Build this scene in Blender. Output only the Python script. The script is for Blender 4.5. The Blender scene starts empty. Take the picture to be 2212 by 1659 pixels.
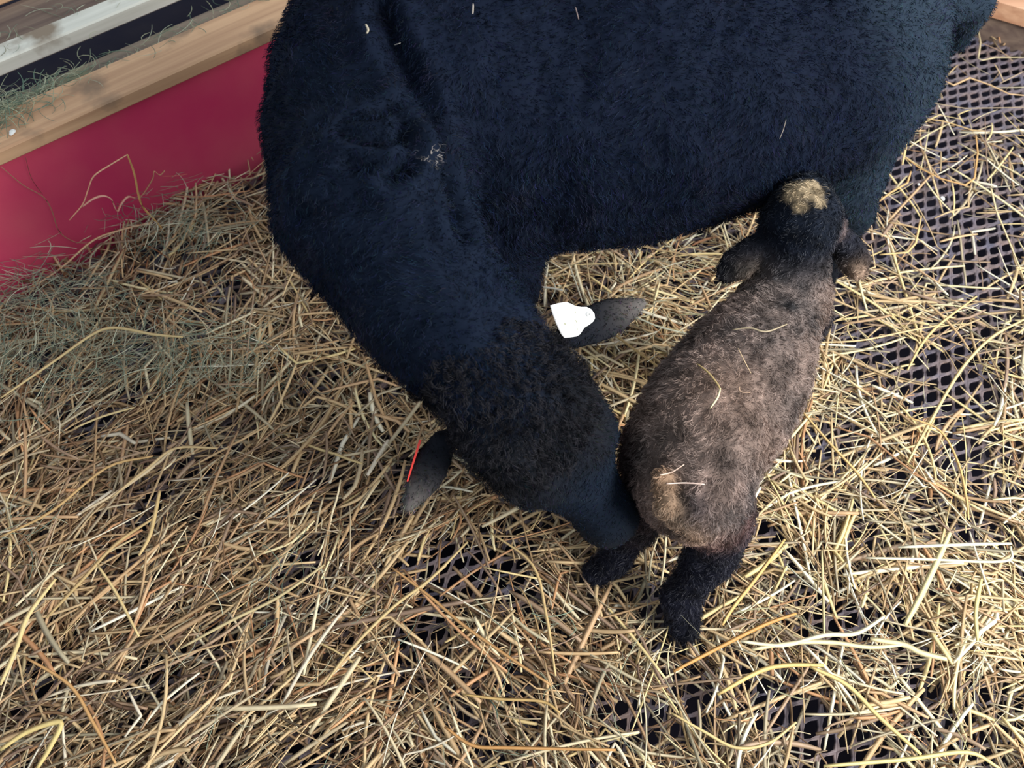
import bpy, math, random
import numpy as np
from mathutils import Vector, noise, kdtree
from mathutils.bvhtree import BVHTree

random.seed(7)
rng = np.random.default_rng(7)
S = bpy.context.scene
COL = S.collection

# ------------------------------------------------------------------ camera
CH, PITCH, FPX = 1.15, math.radians(58), 1790.0
cam_d = bpy.data.cameras.new('camera')
cam_d.sensor_width = 36.0
cam_d.lens = 36.0 * FPX / 2212.0
cam_d.clip_start = 0.02
cam_d.dof.use_dof = True
cam_d.dof.focus_distance = 1.05
cam_d.dof.aperture_fstop = cam_d.lens / 4.5
cam = bpy.data.objects.new('camera', cam_d)
cam.location = (0, 0, CH)
cam.rotation_euler = (math.pi / 2 - PITCH, 0, 0)
COL.objects.link(cam)
S.camera = cam

# ------------------------------------------------------------------ light
w = bpy.data.worlds.new('world'); S.world = w; w.use_nodes = True
bgn = w.node_tree.nodes['Background']
bgn.inputs[0].default_value = (0.80, 0.90, 1.0, 1)
bgn.inputs[1].default_value = 0.66


def area(name, loc, target, size, power, color):
    l = bpy.data.lights.new(name, 'AREA'); l.shape = 'RECTANGLE'
    l.size, l.size_y = size; l.energy = power; l.color = color
    o = bpy.data.objects.new(name, l); o.location = loc
    o.rotation_euler = (Vector(target) - Vector(loc)).to_track_quat('-Z', 'Y').to_euler()
    COL.objects.link(o)


area('barn_door_daylight', (2.1, -0.4, 1.7), (0.3, 0.5, 0.1), (1.3, 1.1), 125, (1.0, 0.975, 0.94))
area('window_daylight', (2.4, 2.6, 2.2), (0.3, 0.8, 0.3), (1.2, 1.0), 34, (0.80, 0.90, 1.0))
S.view_settings.view_transform = 'Standard'
S.view_settings.look = 'None'
S.view_settings.gamma = 1
S.view_settings.use_curve_mapping = False
S.view_settings.exposure = 0.0

# ------------------------------------------------------------------ helpers
FW = np.array([0, math.cos(PITCH), -math.sin(PITCH)])
UP = np.array([0, math.sin(PITCH), math.cos(PITCH)])
RT = np.array([1.0, 0, 0])
CAM = np.array([0, 0, CH])


def ray(x, y):
    return FW + RT * (x - 1106) / FPX - UP * (y - 829.5) / FPX


def P(x, y, z):
    """the place in the pen seen at that spot of the photograph, at height z"""
    d = ray(x, y)
    return CAM + d * (z - CH) / d[2]


def pix(p):
    q = np.asarray(p, float) - CAM
    d = q @ FW
    return 1106 + FPX * (q @ RT) / d, 829.5 - FPX * (q @ UP) / d


def srgb(r, g, b):
    return tuple(((c / 255) / 12.92 if c / 255 <= 0.04045 else ((c / 255 + 0.055) / 1.055) ** 2.4) for c in (r, g, b))


def mat(name, rough=0.7, spec=0.3, color=None, attr=False, build=None):
    m = bpy.data.materials.new(name); m.use_nodes = True
    nt = m.node_tree; b = nt.nodes['Principled BSDF']
    b.inputs['Roughness'].default_value = rough
    b.inputs['Specular IOR Level'].default_value = spec
    if color: b.inputs['Base Color'].default_value = (*color, 1)
    if attr:
        a = nt.nodes.new('ShaderNodeAttribute'); a.attribute_name = 'tint'
        nt.links.new(a.outputs['Color'], b.inputs['Base Color'])
    if build: build(nt, b)
    return m


def mesh_obj(name, v, f, m, parent=None, tint=None, smooth=False):
    """v (N,3); f (M,3|4) array or a list of index lists"""
    v = np.asarray(v, dtype=np.float32)
    me = bpy.data.meshes.new(name)
    if isinstance(f, np.ndarray):
        n = f.shape[1]
        me.vertices.add(len(v)); me.vertices.foreach_set('co', v.ravel())
        me.loops.add(f.size); me.loops.foreach_set('vertex_index', f.ravel().astype(np.int32))
        me.polygons.add(len(f))
        me.polygons.foreach_set('loop_start', np.arange(0, f.size, n, dtype=np.int32))
        me.update(calc_edges=True)
    else:
        me.from_pydata([tuple(map(float, p)) for p in v], [], [tuple(q) for q in f])
    if smooth: me.polygons.foreach_set('use_smooth', np.ones(len(me.polygons), dtype=bool))
    if tint is not None:
        a = me.attributes.new('tint', 'FLOAT_COLOR', 'POINT')
        c = np.ones((len(v), 4), dtype=np.float32); c[:, :3] = tint
        a.data.foreach_set('color', c.ravel())
    me.materials.append(m)
    o = bpy.data.objects.new(name, me); COL.objects.link(o)
    if parent:
        o.parent = parent; o.location = -Vector(parent.location)
    return o


def tag(o, label=None, cat=None, group=None, kind=None):
    if label: o['label'] = label
    if cat: o['category'] = cat
    if group: o['group'] = group
    if kind: o['kind'] = kind
    return o


def empty(name, loc):
    o = bpy.data.objects.new(name, None); o.location = loc; o.empty_display_size = 0.05
    COL.objects.link(o); return o


def unit(a):
    a = np.asarray(a, float)
    return a / (np.linalg.norm(a, axis=-1, keepdims=True) + 1e-12)


def rise_origin(o, loc):
    """put the origin of a top-level mesh at its base"""
    me = o.data; n = len(me.vertices)
    c = np.empty(n * 3, dtype=np.float32); me.vertices.foreach_get('co', c)
    c = c.reshape(-1, 3) - np.asarray(loc, dtype=np.float32)
    me.vertices.foreach_set('co', c.ravel()); me.update(); o.location = tuple(map(float, loc))


# ------------------------------------------------------------------ implicit bodies
def cone(a, b, ra, rb, k=0.02, t='body'):
    return dict(s='c', a=np.array(a, float), b=np.array(b, float), ra=ra, rb=rb, k=k, t=t)


def ell(c, x, y, r, k=0.02, t='body'):
    x = unit(x); z = unit(np.cross(x, y)); y = np.cross(z, x)
    return dict(s='e', c=np.array(c, float), R=np.stack([x, y, z]), r=np.array(r, float), k=k, t=t)


def dist(pr, p):
    if pr['s'] == 'c':
        ba = pr['b'] - pr['a']; pa = p - pr['a']
        t = np.clip((pa @ ba) / (ba @ ba), 0, 1)
        return np.linalg.norm(pa - t[..., None] * ba, axis=-1) - (pr['ra'] + (pr['rb'] - pr['ra']) * t)
    q = (p - pr['c']) @ pr['R'].T
    k0 = np.linalg.norm(q / pr['r'], axis=-1); k1 = np.linalg.norm(q / pr['r'] ** 2, axis=-1) + 1e-9
    return k0 * (k0 - 1) / k1


def bounds(pr):
    if pr['s'] == 'c':
        r = max(pr['ra'], pr['rb'])
        return np.minimum(pr['a'], pr['b']) - r, np.maximum(pr['a'], pr['b']) + r
    e = np.sqrt(((pr['R'] * pr['r'][:, None]) ** 2).sum(0))
    return pr['c'] - e, pr['c'] + e


def skin(prims, h):
    lo = np.min([bounds(p)[0] for p in prims], 0) - 4 * h
    hi = np.max([bounds(p)[1] for p in prims], 0) + 4 * h
    n = np.ceil((hi - lo) / h).astype(int) + 1
    F = np.full(n, 0.2, dtype=np.float32)
    ax = [lo[i] + h * np.arange(n[i]) for i in range(3)]
    for p in prims:
        a, b = bounds(p); pad = p['k'] + 3 * h
        i0 = np.clip(((a - pad - lo) / h).astype(int), 0, n - 1); i1 = np.clip(((b + pad - lo) / h).astype(int) + 2, 1, n)
        G = np.stack(np.meshgrid(*[ax[i][i0[i]:i1[i]] for i in range(3)], indexing='ij'), -1)
        d = dist(p, G).astype(np.float32)
        sl = tuple(slice(i0[i], i1[i]) for i in range(3))
        c = F[sl]; k = p['k']
        hh = np.maximum(k - np.abs(c - d), 0) / k
        F[sl] = np.minimum(c, d) - hh * hh * k * 0.25
    s = F < 0
    cor = [(i, j, k) for i in (0, 1) for j in (0, 1) for k in (0, 1)]
    cnt = sum(s[i:n[0] - 1 + i, j:n[1] - 1 + j, k:n[2] - 1 + k].astype(np.int8) for i, j, k in cor)
    act = (cnt > 0) & (cnt < 8)
    ids = np.full(act.shape, -1, dtype=np.int32); cells = np.argwhere(act); ids[act] = np.arange(len(cells))
    V = np.stack([F[cells[:, 0] + i, cells[:, 1] + j, cells[:, 2] + k] for i, j, k in cor], 1)
    pos = np.zeros((len(cells), 3)); num = np.zeros(len(cells))
    for x in range(8):
        for y in range(x + 1, 8):
            cx, cy = np.array(cor[x]), np.array(cor[y])
            if abs(cx - cy).sum() != 1: continue
            m = (V[:, x] < 0) != (V[:, y] < 0)
            t = V[m, x] / (V[m, x] - V[m, y])
            pos[m] += cx + t[:, None] * (cy - cx); num[m] += 1
    verts = lo + h * (cells + pos / num[:, None])
    faces = []
    for axn in range(3):
        u, v2 = [(1, 2), (2, 0), (0, 1)][axn]
        a = np.swapaxes(s, 0, 0)
        sl0 = [slice(None)] * 3; sl1 = [slice(None)] * 3
        sl0[axn] = slice(0, n[axn] - 1); sl1[axn] = slice(1, n[axn])
        s0, s1 = s[tuple(sl0)], s[tuple(sl1)]
        e = np.argwhere(s0 != s1)
        e = e[(e[:, u] > 0) & (e[:, v2] > 0) & (e[:, u] < n[u] - 1) & (e[:, v2] < n[v2] - 1)]
        du = np.zeros(3, int); du[u] = 1; dv = np.zeros(3, int); dv[v2] = 1
        q = [ids[tuple((e - du - dv).T)], ids[tuple((e - dv).T)], ids[tuple(e.T)], ids[tuple((e - du).T)]]
        q = np.stack(q, 1)
        flip = ~s0[tuple(e.T)]
        q[flip] = q[flip][:, ::-1]
        faces.append(q)
    return verts, np.concatenate(faces)


def vnormals(v, f):
    n = np.cross(v[f[:, 2]] - v[f[:, 0]], v[f[:, 3]] - v[f[:, 1]])
    out = np.zeros_like(v)
    for i in range(4): np.add.at(out, f[:, i], n)
    return unit(out)


def blend_tags(prims, tags, p, keys, s=0.008):
    D = np.stack([dist(q, p) for q in prims], 1)
    W = np.exp(-(D - D.min(1, keepdims=True)) / s); W /= W.sum(1, keepdims=True)
    out = []
    for k in keys:
        T = np.array([tags[q['t']][k] for q in prims], float)
        out.append(W @ T)
    return out


def snoise(p, freq, off=0.0):
    return np.array([noise.noise(Vector((a * freq + off, b * freq - off, c * freq))) for a, b, c in p])


def strands(v, f, nrm, N, L, tint, comb, wd, clumps, clump=0.6, curl=0.0, turns=1.5, lift=0.5, K=5, rs=1, keep=None):
    """short ribbons of wool or hair growing out of a surface; L, tint, comb and keep are functions of the roots"""
    r = np.random.default_rng(rs)
    T = np.concatenate([f[:, [0, 1, 2]], f[:, [0, 2, 3]]])
    ar = np.linalg.norm(np.cross(v[T[:, 1]] - v[T[:, 0]], v[T[:, 2]] - v[T[:, 0]]), axis=1)

    def sample(n):
        t = T[r.choice(len(T), n, p=ar / ar.sum())]
        a, b = r.random(n), r.random(n); m = a + b > 1; a[m], b[m] = 1 - a[m], 1 - b[m]
        mix = lambda X: X[t[:, 0]] * (1 - a - b)[:, None] + X[t[:, 1]] * a[:, None] + X[t[:, 2]] * b[:, None]
        p, n_ = mix(v), unit(mix(nrm))
        if keep is not None:
            q = keep(p, n_); p, n_ = p[q], n_[q]
        return p, n_
    p, n_ = sample(N); N = len(p)
    cp, cn = sample(clumps)
    kd = kdtree.KDTree(len(cp))
    for i, c in enumerate(cp): kd.insert(Vector(c), i)
    kd.balance()
    ci = np.array([kd.find(Vector(q))[1] for q in p])

    def grow(pp, nn, rnd):
        cb = comb(pp, nn) + rnd
        cb = cb - (cb * nn).sum(1, keepdims=True) * nn
        return unit(unit(cb) * (1 - lift) + nn * lift)
    dr = grow(p, n_, r.normal(0, 0.35, (N, 3)))
    cd = grow(cp, cn, r.normal(0, 0.55, (len(cp), 3)))
    ln = L(p) * r.uniform(0.7, 1.15, N)
    cl = L(cp) * r.uniform(0.8, 1.2, len(cp))
    tip = p + dr * ln[:, None]; ctip = cp + cd * cl[:, None]
    side = unit(np.cross(cd, cn))[ci]; upv = np.cross(side, cd[ci])
    ph = r.uniform(0, 6.28, len(cp))[ci] + r.normal(0, 0.4, N)
    ts = np.linspace(0, 1, K)
    sv = unit(np.cross(dr, r.normal(0, 1, (N, 3))))
    V = np.empty((N, K, 2, 3), dtype=np.float32)
    wv = wd * r.uniform(0.7, 1.3, N)
    for j, t in enumerate(ts):
        a = p + (tip - p) * t
        b = p + (ctip[ci] - p) * t
        q = a + (b - a) * (clump * t)
        am = (curl * math.sin(min(1, t * 1.3) * 1.57)) * ln / 0.02
        an = ph + t * turns * 6.28
        q = q + side * (np.cos(an) * am)[:, None] + upv * (np.sin(an) * am)[:, None]
        q = q + n_ * (0.10 * ln * math.sin(t * 3.14))[:, None]
        wj = (wv * (1 - 0.75 * t))[:, None]
        V[:, j, 0] = q - sv * wj; V[:, j, 1] = q + sv * wj
    base = (np.arange(N) * K * 2)[:, None]
    fs = [base + np.array([[2 * j, 2 * j + 1, 2 * j + 3, 2 * j + 2]]) for j in range(K - 1)]
    F = np.concatenate(fs).astype(np.int32)
    c = tint(p) * (1 + r.normal(0, 0.16, (N, 1))) * (1 + r.normal(0, 0.12, (len(cp), 1)))[ci]
    c = np.clip(c, 0.0015, 1)
    C = np.repeat(c, K * 2, axis=0).reshape(N, K, 2, 3)
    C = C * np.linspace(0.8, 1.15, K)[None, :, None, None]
    return V.reshape(-1, 3), F, C.reshape(-1, 3)


# ------------------------------------------------------------------ stalks
def tubes(spines, width, flat=0.5, tints=None, seg=4):
    """spines (N,K,3), width (N,) half widths -> one bent flattened tube each"""
    N, K, _ = spines.shape
    tg = np.gradient(spines, axis=1); tg = unit(tg)
    up = np.array([0.0, 0, 1])
    sd = np.cross(tg, up); sd = unit(sd + 1e-5); nn = np.cross(sd, tg)
    V = np.empty((N, K, seg, 3))
    prof = 1 - 0.35 * np.abs(np.linspace(-1, 1, K)) ** 3
    for s in range(seg):
        a = 2 * math.pi * s / seg
        V[:, :, s] = spines + sd * (math.cos(a) * width[:, None] * prof)[..., None] + nn * (math.sin(a) * width[:, None] * prof * (flat if np.isscalar(flat) else flat[:, None]))[..., None]
    b = (np.arange(N) * K * seg)[:, None]
    fs = []
    for j in range(K - 1):
        for s in range(seg):
            s2 = (s + 1) % seg
            fs.append(b + np.array([[j * seg + s, j * seg + s2, (j + 1) * seg + s2, (j + 1) * seg + s]]))
    if seg == 4:
        fs.append(b + np.array([[3, 2, 1, 0]])); e = (K - 1) * seg; fs.append(b + np.array([[e, e + 1, e + 2, e + 3]]))
    C = None if tints is None else np.repeat(tints, K * seg, axis=0)
    return V.reshape(-1, 3), np.concatenate(fs).astype(np.int32), C


def straw_bump(nt, b):
    tc = nt.nodes.new('ShaderNodeTexCoord'); n = nt.nodes.new('ShaderNodeTexNoise'); n.inputs['Scale'].default_value = 90
    n.inputs['Detail'].default_value = 4
    nt.links.new(tc.outputs['Object'], n.inputs['Vector'])
    mr = nt.nodes.new('ShaderNodeMapRange'); mr.inputs['To Min'].default_value = 0.72; mr.inputs['To Max'].default_value = 1.25
    nt.links.new(n.outputs['Fac'], mr.inputs['Value'])
    a = [x for x in nt.nodes if x.type == 'ATTRIBUTE'][0]
    mx = nt.nodes.new('ShaderNodeVectorMath'); mx.operation = 'SCALE'
    nt.links.new(a.outputs['Color'], mx.inputs[0]); nt.links.new(mr.outputs[0], mx.inputs['Scale'])
    nt.links.new(mx.outputs[0], b.inputs['Base Color'])


M_STRAW = mat('straw', 0.5, 0.35, attr=True, build=straw_bump)
M_HAY = mat('hay', 0.75, 0.2, attr=True)
M_WOOL = mat('black_wool', 0.8, 0.10, attr=True)
M_SKIN = mat('black_skin', 0.85, 0.1, attr=True)
M_LAMB = mat('lamb_hair', 0.6, 0.35, attr=True)
M_HOOF = mat('hoof', 0.35, 0.5, color=srgb(38, 38, 50))
M_EYE = mat('eye', 0.12, 0.6, color=srgb(22, 18, 18))


# ------------------------------------------------------------------ the pen floor: plastic-coated mesh over a dark pit
def pit(nt, b):
    n = nt.nodes.new('ShaderNodeTexNoise'); n.inputs['Scale'].default_value = 14
    tc = nt.nodes.new('ShaderNodeTexCoord'); nt.links.new(tc.outputs['Object'], n.inputs['Vector'])
    r = nt.nodes.new('ShaderNodeValToRGB'); r.color_ramp.elements[0].color = (*srgb(26, 28, 46), 1); r.color_ramp.elements[1].color = (*srgb(52, 48, 56), 1)
    nt.links.new(n.outputs['Fac'], r.inputs[0]); nt.links.new(r.outputs[0], b.inputs['Base Color'])


def grime(nt, b):
    n = nt.nodes.new('ShaderNodeTexNoise'); n.inputs['Scale'].default_value = 22; n.inputs['Detail'].default_value = 6
    tc = nt.nodes.new('ShaderNodeTexCoord'); nt.links.new(tc.outputs['Object'], n.inputs['Vector'])
    r = nt.nodes.new('ShaderNodeValToRGB')
    r.color_ramp.elements[0].position = 0.35; r.color_ramp.elements[0].color = (*srgb(94, 90, 104), 1)
    r.color_ramp.elements[1].position = 0.72; r.color_ramp.elements[1].color = (*srgb(132, 112, 104), 1)
    nt.links.new(n.outputs['Fac'], r.inputs[0]); nt.links.new(r.outputs[0], b.inputs['Base Color'])


def build_floor():
    e1 = P(2050, 439, 0) - P(1950, 461, 0); e1 = e1 / np.linalg.norm(e1) * 0.0255
    e2 = P(2000, 400, 0) - P(2000, 500, 0); e2 = e2 / np.linalg.norm(e2) * 0.0262
    o = np.array([0.3, 0.8, 0])
    I, J = np.meshgrid(np.arange(-95, 75), np.arange(-75, 75), indexing='ij')
    I, J = I.ravel(), J.ravel()
    c = o + I[:, None] * e1 + J[:, None] * e2
    nrm = np.array([math.sin(math.radians(34.5)), -math.cos(math.radians(34.5))])
    k = (c[:, 0] > -1.3) & (c[:, 0] < 1.7) & (c[:, 1] > -0.35) & (c[:, 1] < 2.0)
    k &= ((c[:, :2] - P(0, 640, 0)[:2]) @ nrm > -0.03)
    c = c[k]; n = len(c)
    uo = [(-.5, -.5), (0, -.5), (.5, -.5), (.5, 0), (.5, .5), (0, .5), (-.5, .5), (-.5, 0)]
    q, m = 0.365, 0.435
    ui = [(-q, -q), (0, -m), (q, -q), (m, 0), (q, q), (0, m), (-q, q), (-m, 0)]
    V = np.empty((n, 24, 3))
    wig = rng.normal(0, 0.0005, (n, 2))
    for i in range(8):
        V[:, i] = c + uo[i][0] * e1 + uo[i][1] * e2 - np.array([0, 0, .0015])
        V[:, 8 + i] = c + ui[i][0] * e1 + ui[i][1] * e2
        V[:, 8 + i, :2] += wig
        V[:, 16 + i] = V[:, 8 + i] - np.array([0, 0, .006])
    b = (np.arange(n) * 24)[:, None]; fs = []
    for i in range(8):
        j = (i + 1) % 8
        fs.append(b + np.array([[i, j, 8 + j, 8 + i]])); fs.append(b + np.array([[8 + i, 8 + j, 16 + j, 16 + i]]))
    fl = mesh_obj('floor', V.reshape(-1, 3), np.concatenate(fs).astype(np.int32), mat('coated_mesh', 0.55, 0.35, build=grime))
    tag(fl, kind='structure')
    g = mesh_obj('ground', [(-2.4, -1.4, -.16), (2.6, -1.4, -.16), (2.6, 3.2, -.16), (-2.4, 3.2, -.16)], [[0, 1, 2, 3]], mat('pit_earth', 0.9, 0.1, build=pit))
    tag(g, kind='structure')


build_floor()


# ------------------------------------------------------------------ timber
def wood(c1, c2, c3=None, scale=7, blotch=0.0):
    def f(nt, b):
        tc = nt.nodes.new('ShaderNodeTexCoord'); mp = nt.nodes.new('ShaderNodeMapping'); mp.inputs['Scale'].default_value = (1.2, 26, 26)
        nt.links.new(tc.outputs['Object'], mp.inputs[0])
        n = nt.nodes.new('ShaderNodeTexNoise'); n.inputs['Scale'].default_value = scale / 3; n.inputs['Detail'].default_value = 7; n.inputs['Distortion'].default_value = 0.4
        nt.links.new(mp.outputs[0], n.inputs['Vector'])
        r = nt.nodes.new('ShaderNodeValToRGB'); r.color_ramp.elements[0].position = 0.33; r.color_ramp.elements[1].position = 0.68
        r.color_ramp.elements[0].color = (*c1, 1); r.color_ramp.elements[1].color = (*c2, 1)
        nt.links.new(n.outputs['Fac'], r.inputs[0]); out = r.outputs[0]
        if c3:
            n2 = nt.nodes.new('ShaderNodeTexNoise'); n2.inputs['Scale'].default_value = 9; n2.inputs['Detail'].default_value = 8
            nt.links.new(tc.outputs['Object'], n2.inputs['Vector'])
            r2 = nt.nodes.new('ShaderNodeValToRGB'); r2.color_ramp.elements[0].position = 0.5 - blotch; r2.color_ramp.elements[1].position = 0.62 - blotch
            nt.links.new(n2.outputs['Fac'], r2.inputs[0])
            mx = nt.nodes.new('ShaderNodeMix'); mx.data_type = 'RGBA'
            nt.links.new(r2.outputs[0], mx.inputs[0]); nt.links.new(out, mx.inputs[6]); mx.inputs[7].default_value = (*c3, 1)
            out = mx.outputs[2]
        nt.links.new(out, b.inputs['Base Color'])
        bp = nt.nodes.new('ShaderNodeBump'); bp.inputs['Strength'].default_value = 0.25; bp.inputs['Distance'].default_value = 0.002
        nt.links.new(n.outputs['Fac'], bp.inputs['Height']); nt.links.new(bp.outputs[0], b.inputs['Normal'])
    return f


BA, BB = P(0, 351, .25), P(575, 88, .25)
BD = unit((BB - BA) * [1, 1, 0]); BN = np.array([-BD[1], BD[0], 0])       # BN points away from the camera
BANG = math.atan2(BD[1], BD[0])


def plank(name, s0, s1, n0, n1, z0, z1, m, bev=0.003, label=None, cat=None, kind=None, tilt=0.0):
    """a board parallel to the red side: s along it, n behind it"""
    L, W, H = (s1 - s0) / 2, (n1 - n0) / 2, (z1 - z0) / 2
    vs = []
    for ex in (-1, 1):
        for (y, z) in [(-W + bev, -H), (W - bev, -H), (W, -H + bev), (W, H - bev), (W - bev, H), (-W + bev, H), (-W, H - bev), (-W, -H + bev)]:
            vs.append((ex * L, y, z))
    fs = [[i, (i + 1) % 8, 8 + (i + 1) % 8, 8 + i] for i in range(8)] + [list(range(7, -1, -1)), list(range(8, 16))]
    o = mesh_obj(name, vs, fs, m)
    c = BA + BD * (s0 + s1) / 2 + BN * (n0 + n1) / 2
    o.location = (c[0], c[1], (z0 + z1) / 2); o.rotation_euler = (tilt, 0, BANG)
    return tag(o, label, cat, kind=kind)


def redpaint(nt, b):
    n = nt.nodes.new('ShaderNodeTexNoise'); n.inputs['Scale'].default_value = 5; n.inputs['Detail'].default_value = 8
    tc = nt.nodes.new('ShaderNodeTexCoord'); nt.links.new(tc.outputs['Object'], n.inputs['Vector'])
    r = nt.nodes.new('ShaderNodeValToRGB'); r.color_ramp.elements[0].position = 0.35; r.color_ramp.elements[1].position = 0.75
    r.color_ramp.elements[0].color = (*srgb(206, 50, 98), 1); r.color_ramp.elements[1].color = (*srgb(222, 92, 112), 1)
    nt.links.new(n.outputs['Fac'], r.inputs[0]); nt.links.new(r.outputs[0], b.inputs['Base Color'])


M_TAN = mat('tan_timber', 0.7, 0.2, build=wood(srgb(186, 144, 112), srgb(218, 176, 138), srgb(146, 120, 98), blotch=-0.05))
M_GREY = mat('weathered_timber', 0.8, 0.15, build=wood(srgb(104, 92, 84), srgb(140, 124, 108), srgb(132, 130, 104), blotch=-0.05))
M_BROWN = mat('brown_timber', 0.8, 0.15, build=wood(srgb(100, 84, 78), srgb(134, 116, 102)))
M_WHITE = mat('worn_white_paint', 0.6, 0.25, build=wood(srgb(205, 203, 190), srgb(232, 230, 218), srgb(140, 124, 106), blotch=-0.02))
plank('wall_left', -1.3, 2.2, 0, 0.02, -0.02, 0.25, mat('red_paint', 0.5, 0.35, build=redpaint), kind='structure')
plank('trim_1', -1.3, 2.2, -0.010, 0.078, 0.25, 0.275, M_TAN, kind='structure')
plank('feeder_board', -1.3, 2.2, 0.080, 0.157, 0.215, 0.24, M_GREY, label='weathered brown board littered with hay behind the tan rail', cat='board')
plank('feeder_rail', -1.3, 2.2, 0.220, 0.266, 0.235, 0.262, M_WHITE, label='narrow board with worn white paint behind the feeder', cat='board')
plank('feeder_plank', -1.3, 2.2, 0.268, 0.385, 0.225, 0.25, M_BROWN, label='dark brown plank between the white board and the tan plank corner', cat='board')
plank('timber_plank', -1.3, 2.2, 0.388, 0.60, 0.25, 0.28, M_TAN, label='tan timber plank showing in the top left corner', cat='board')
plank('trough_bottom', -1.3, 2.2, 0.159, 0.218, 0.05, 0.07, M_BROWN, label='dark board at the bottom of the gap beside the white board', cat='board')

# low timber curb in the far right corner
ca, cb = P(2085, 72, 0), P(2215, 112, 0)
cd_ = unit((cb - ca) * [1, 1, 0]); cn_ = np.array([-cd_[1], cd_[0], 0])
if cn_[1] < 0: cn_ = -cn_


def curb(name, n0, n1, z0, z1, m):
    vs = []
    for s in (-0.9, 0.9):
        for nn_, zz in ((n0, z0), (n1, z0), (n1, z1), (n0, z1)):
            vs.append(ca + cd_ * s + cn_ * nn_ + np.array([0, 0, zz]))
    o = mesh_obj(name, vs, [[0, 1, 5, 4], [1, 2, 6, 5], [2, 3, 7, 6], [3, 0, 4, 7], [3, 2, 1, 0], [4, 5, 6, 7]], m)
    return o


tag(curb('wall_back', 0.0, 0.05, -0.01, 0.055, M_BROWN), kind='structure')
tag(curb('trim_2', -0.008, 0.14, 0.055, 0.09, mat('orange_timber', 0.7, 0.2, build=wood(srgb(190, 140, 108), srgb(218, 172, 138)))), kind='structure')


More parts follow.
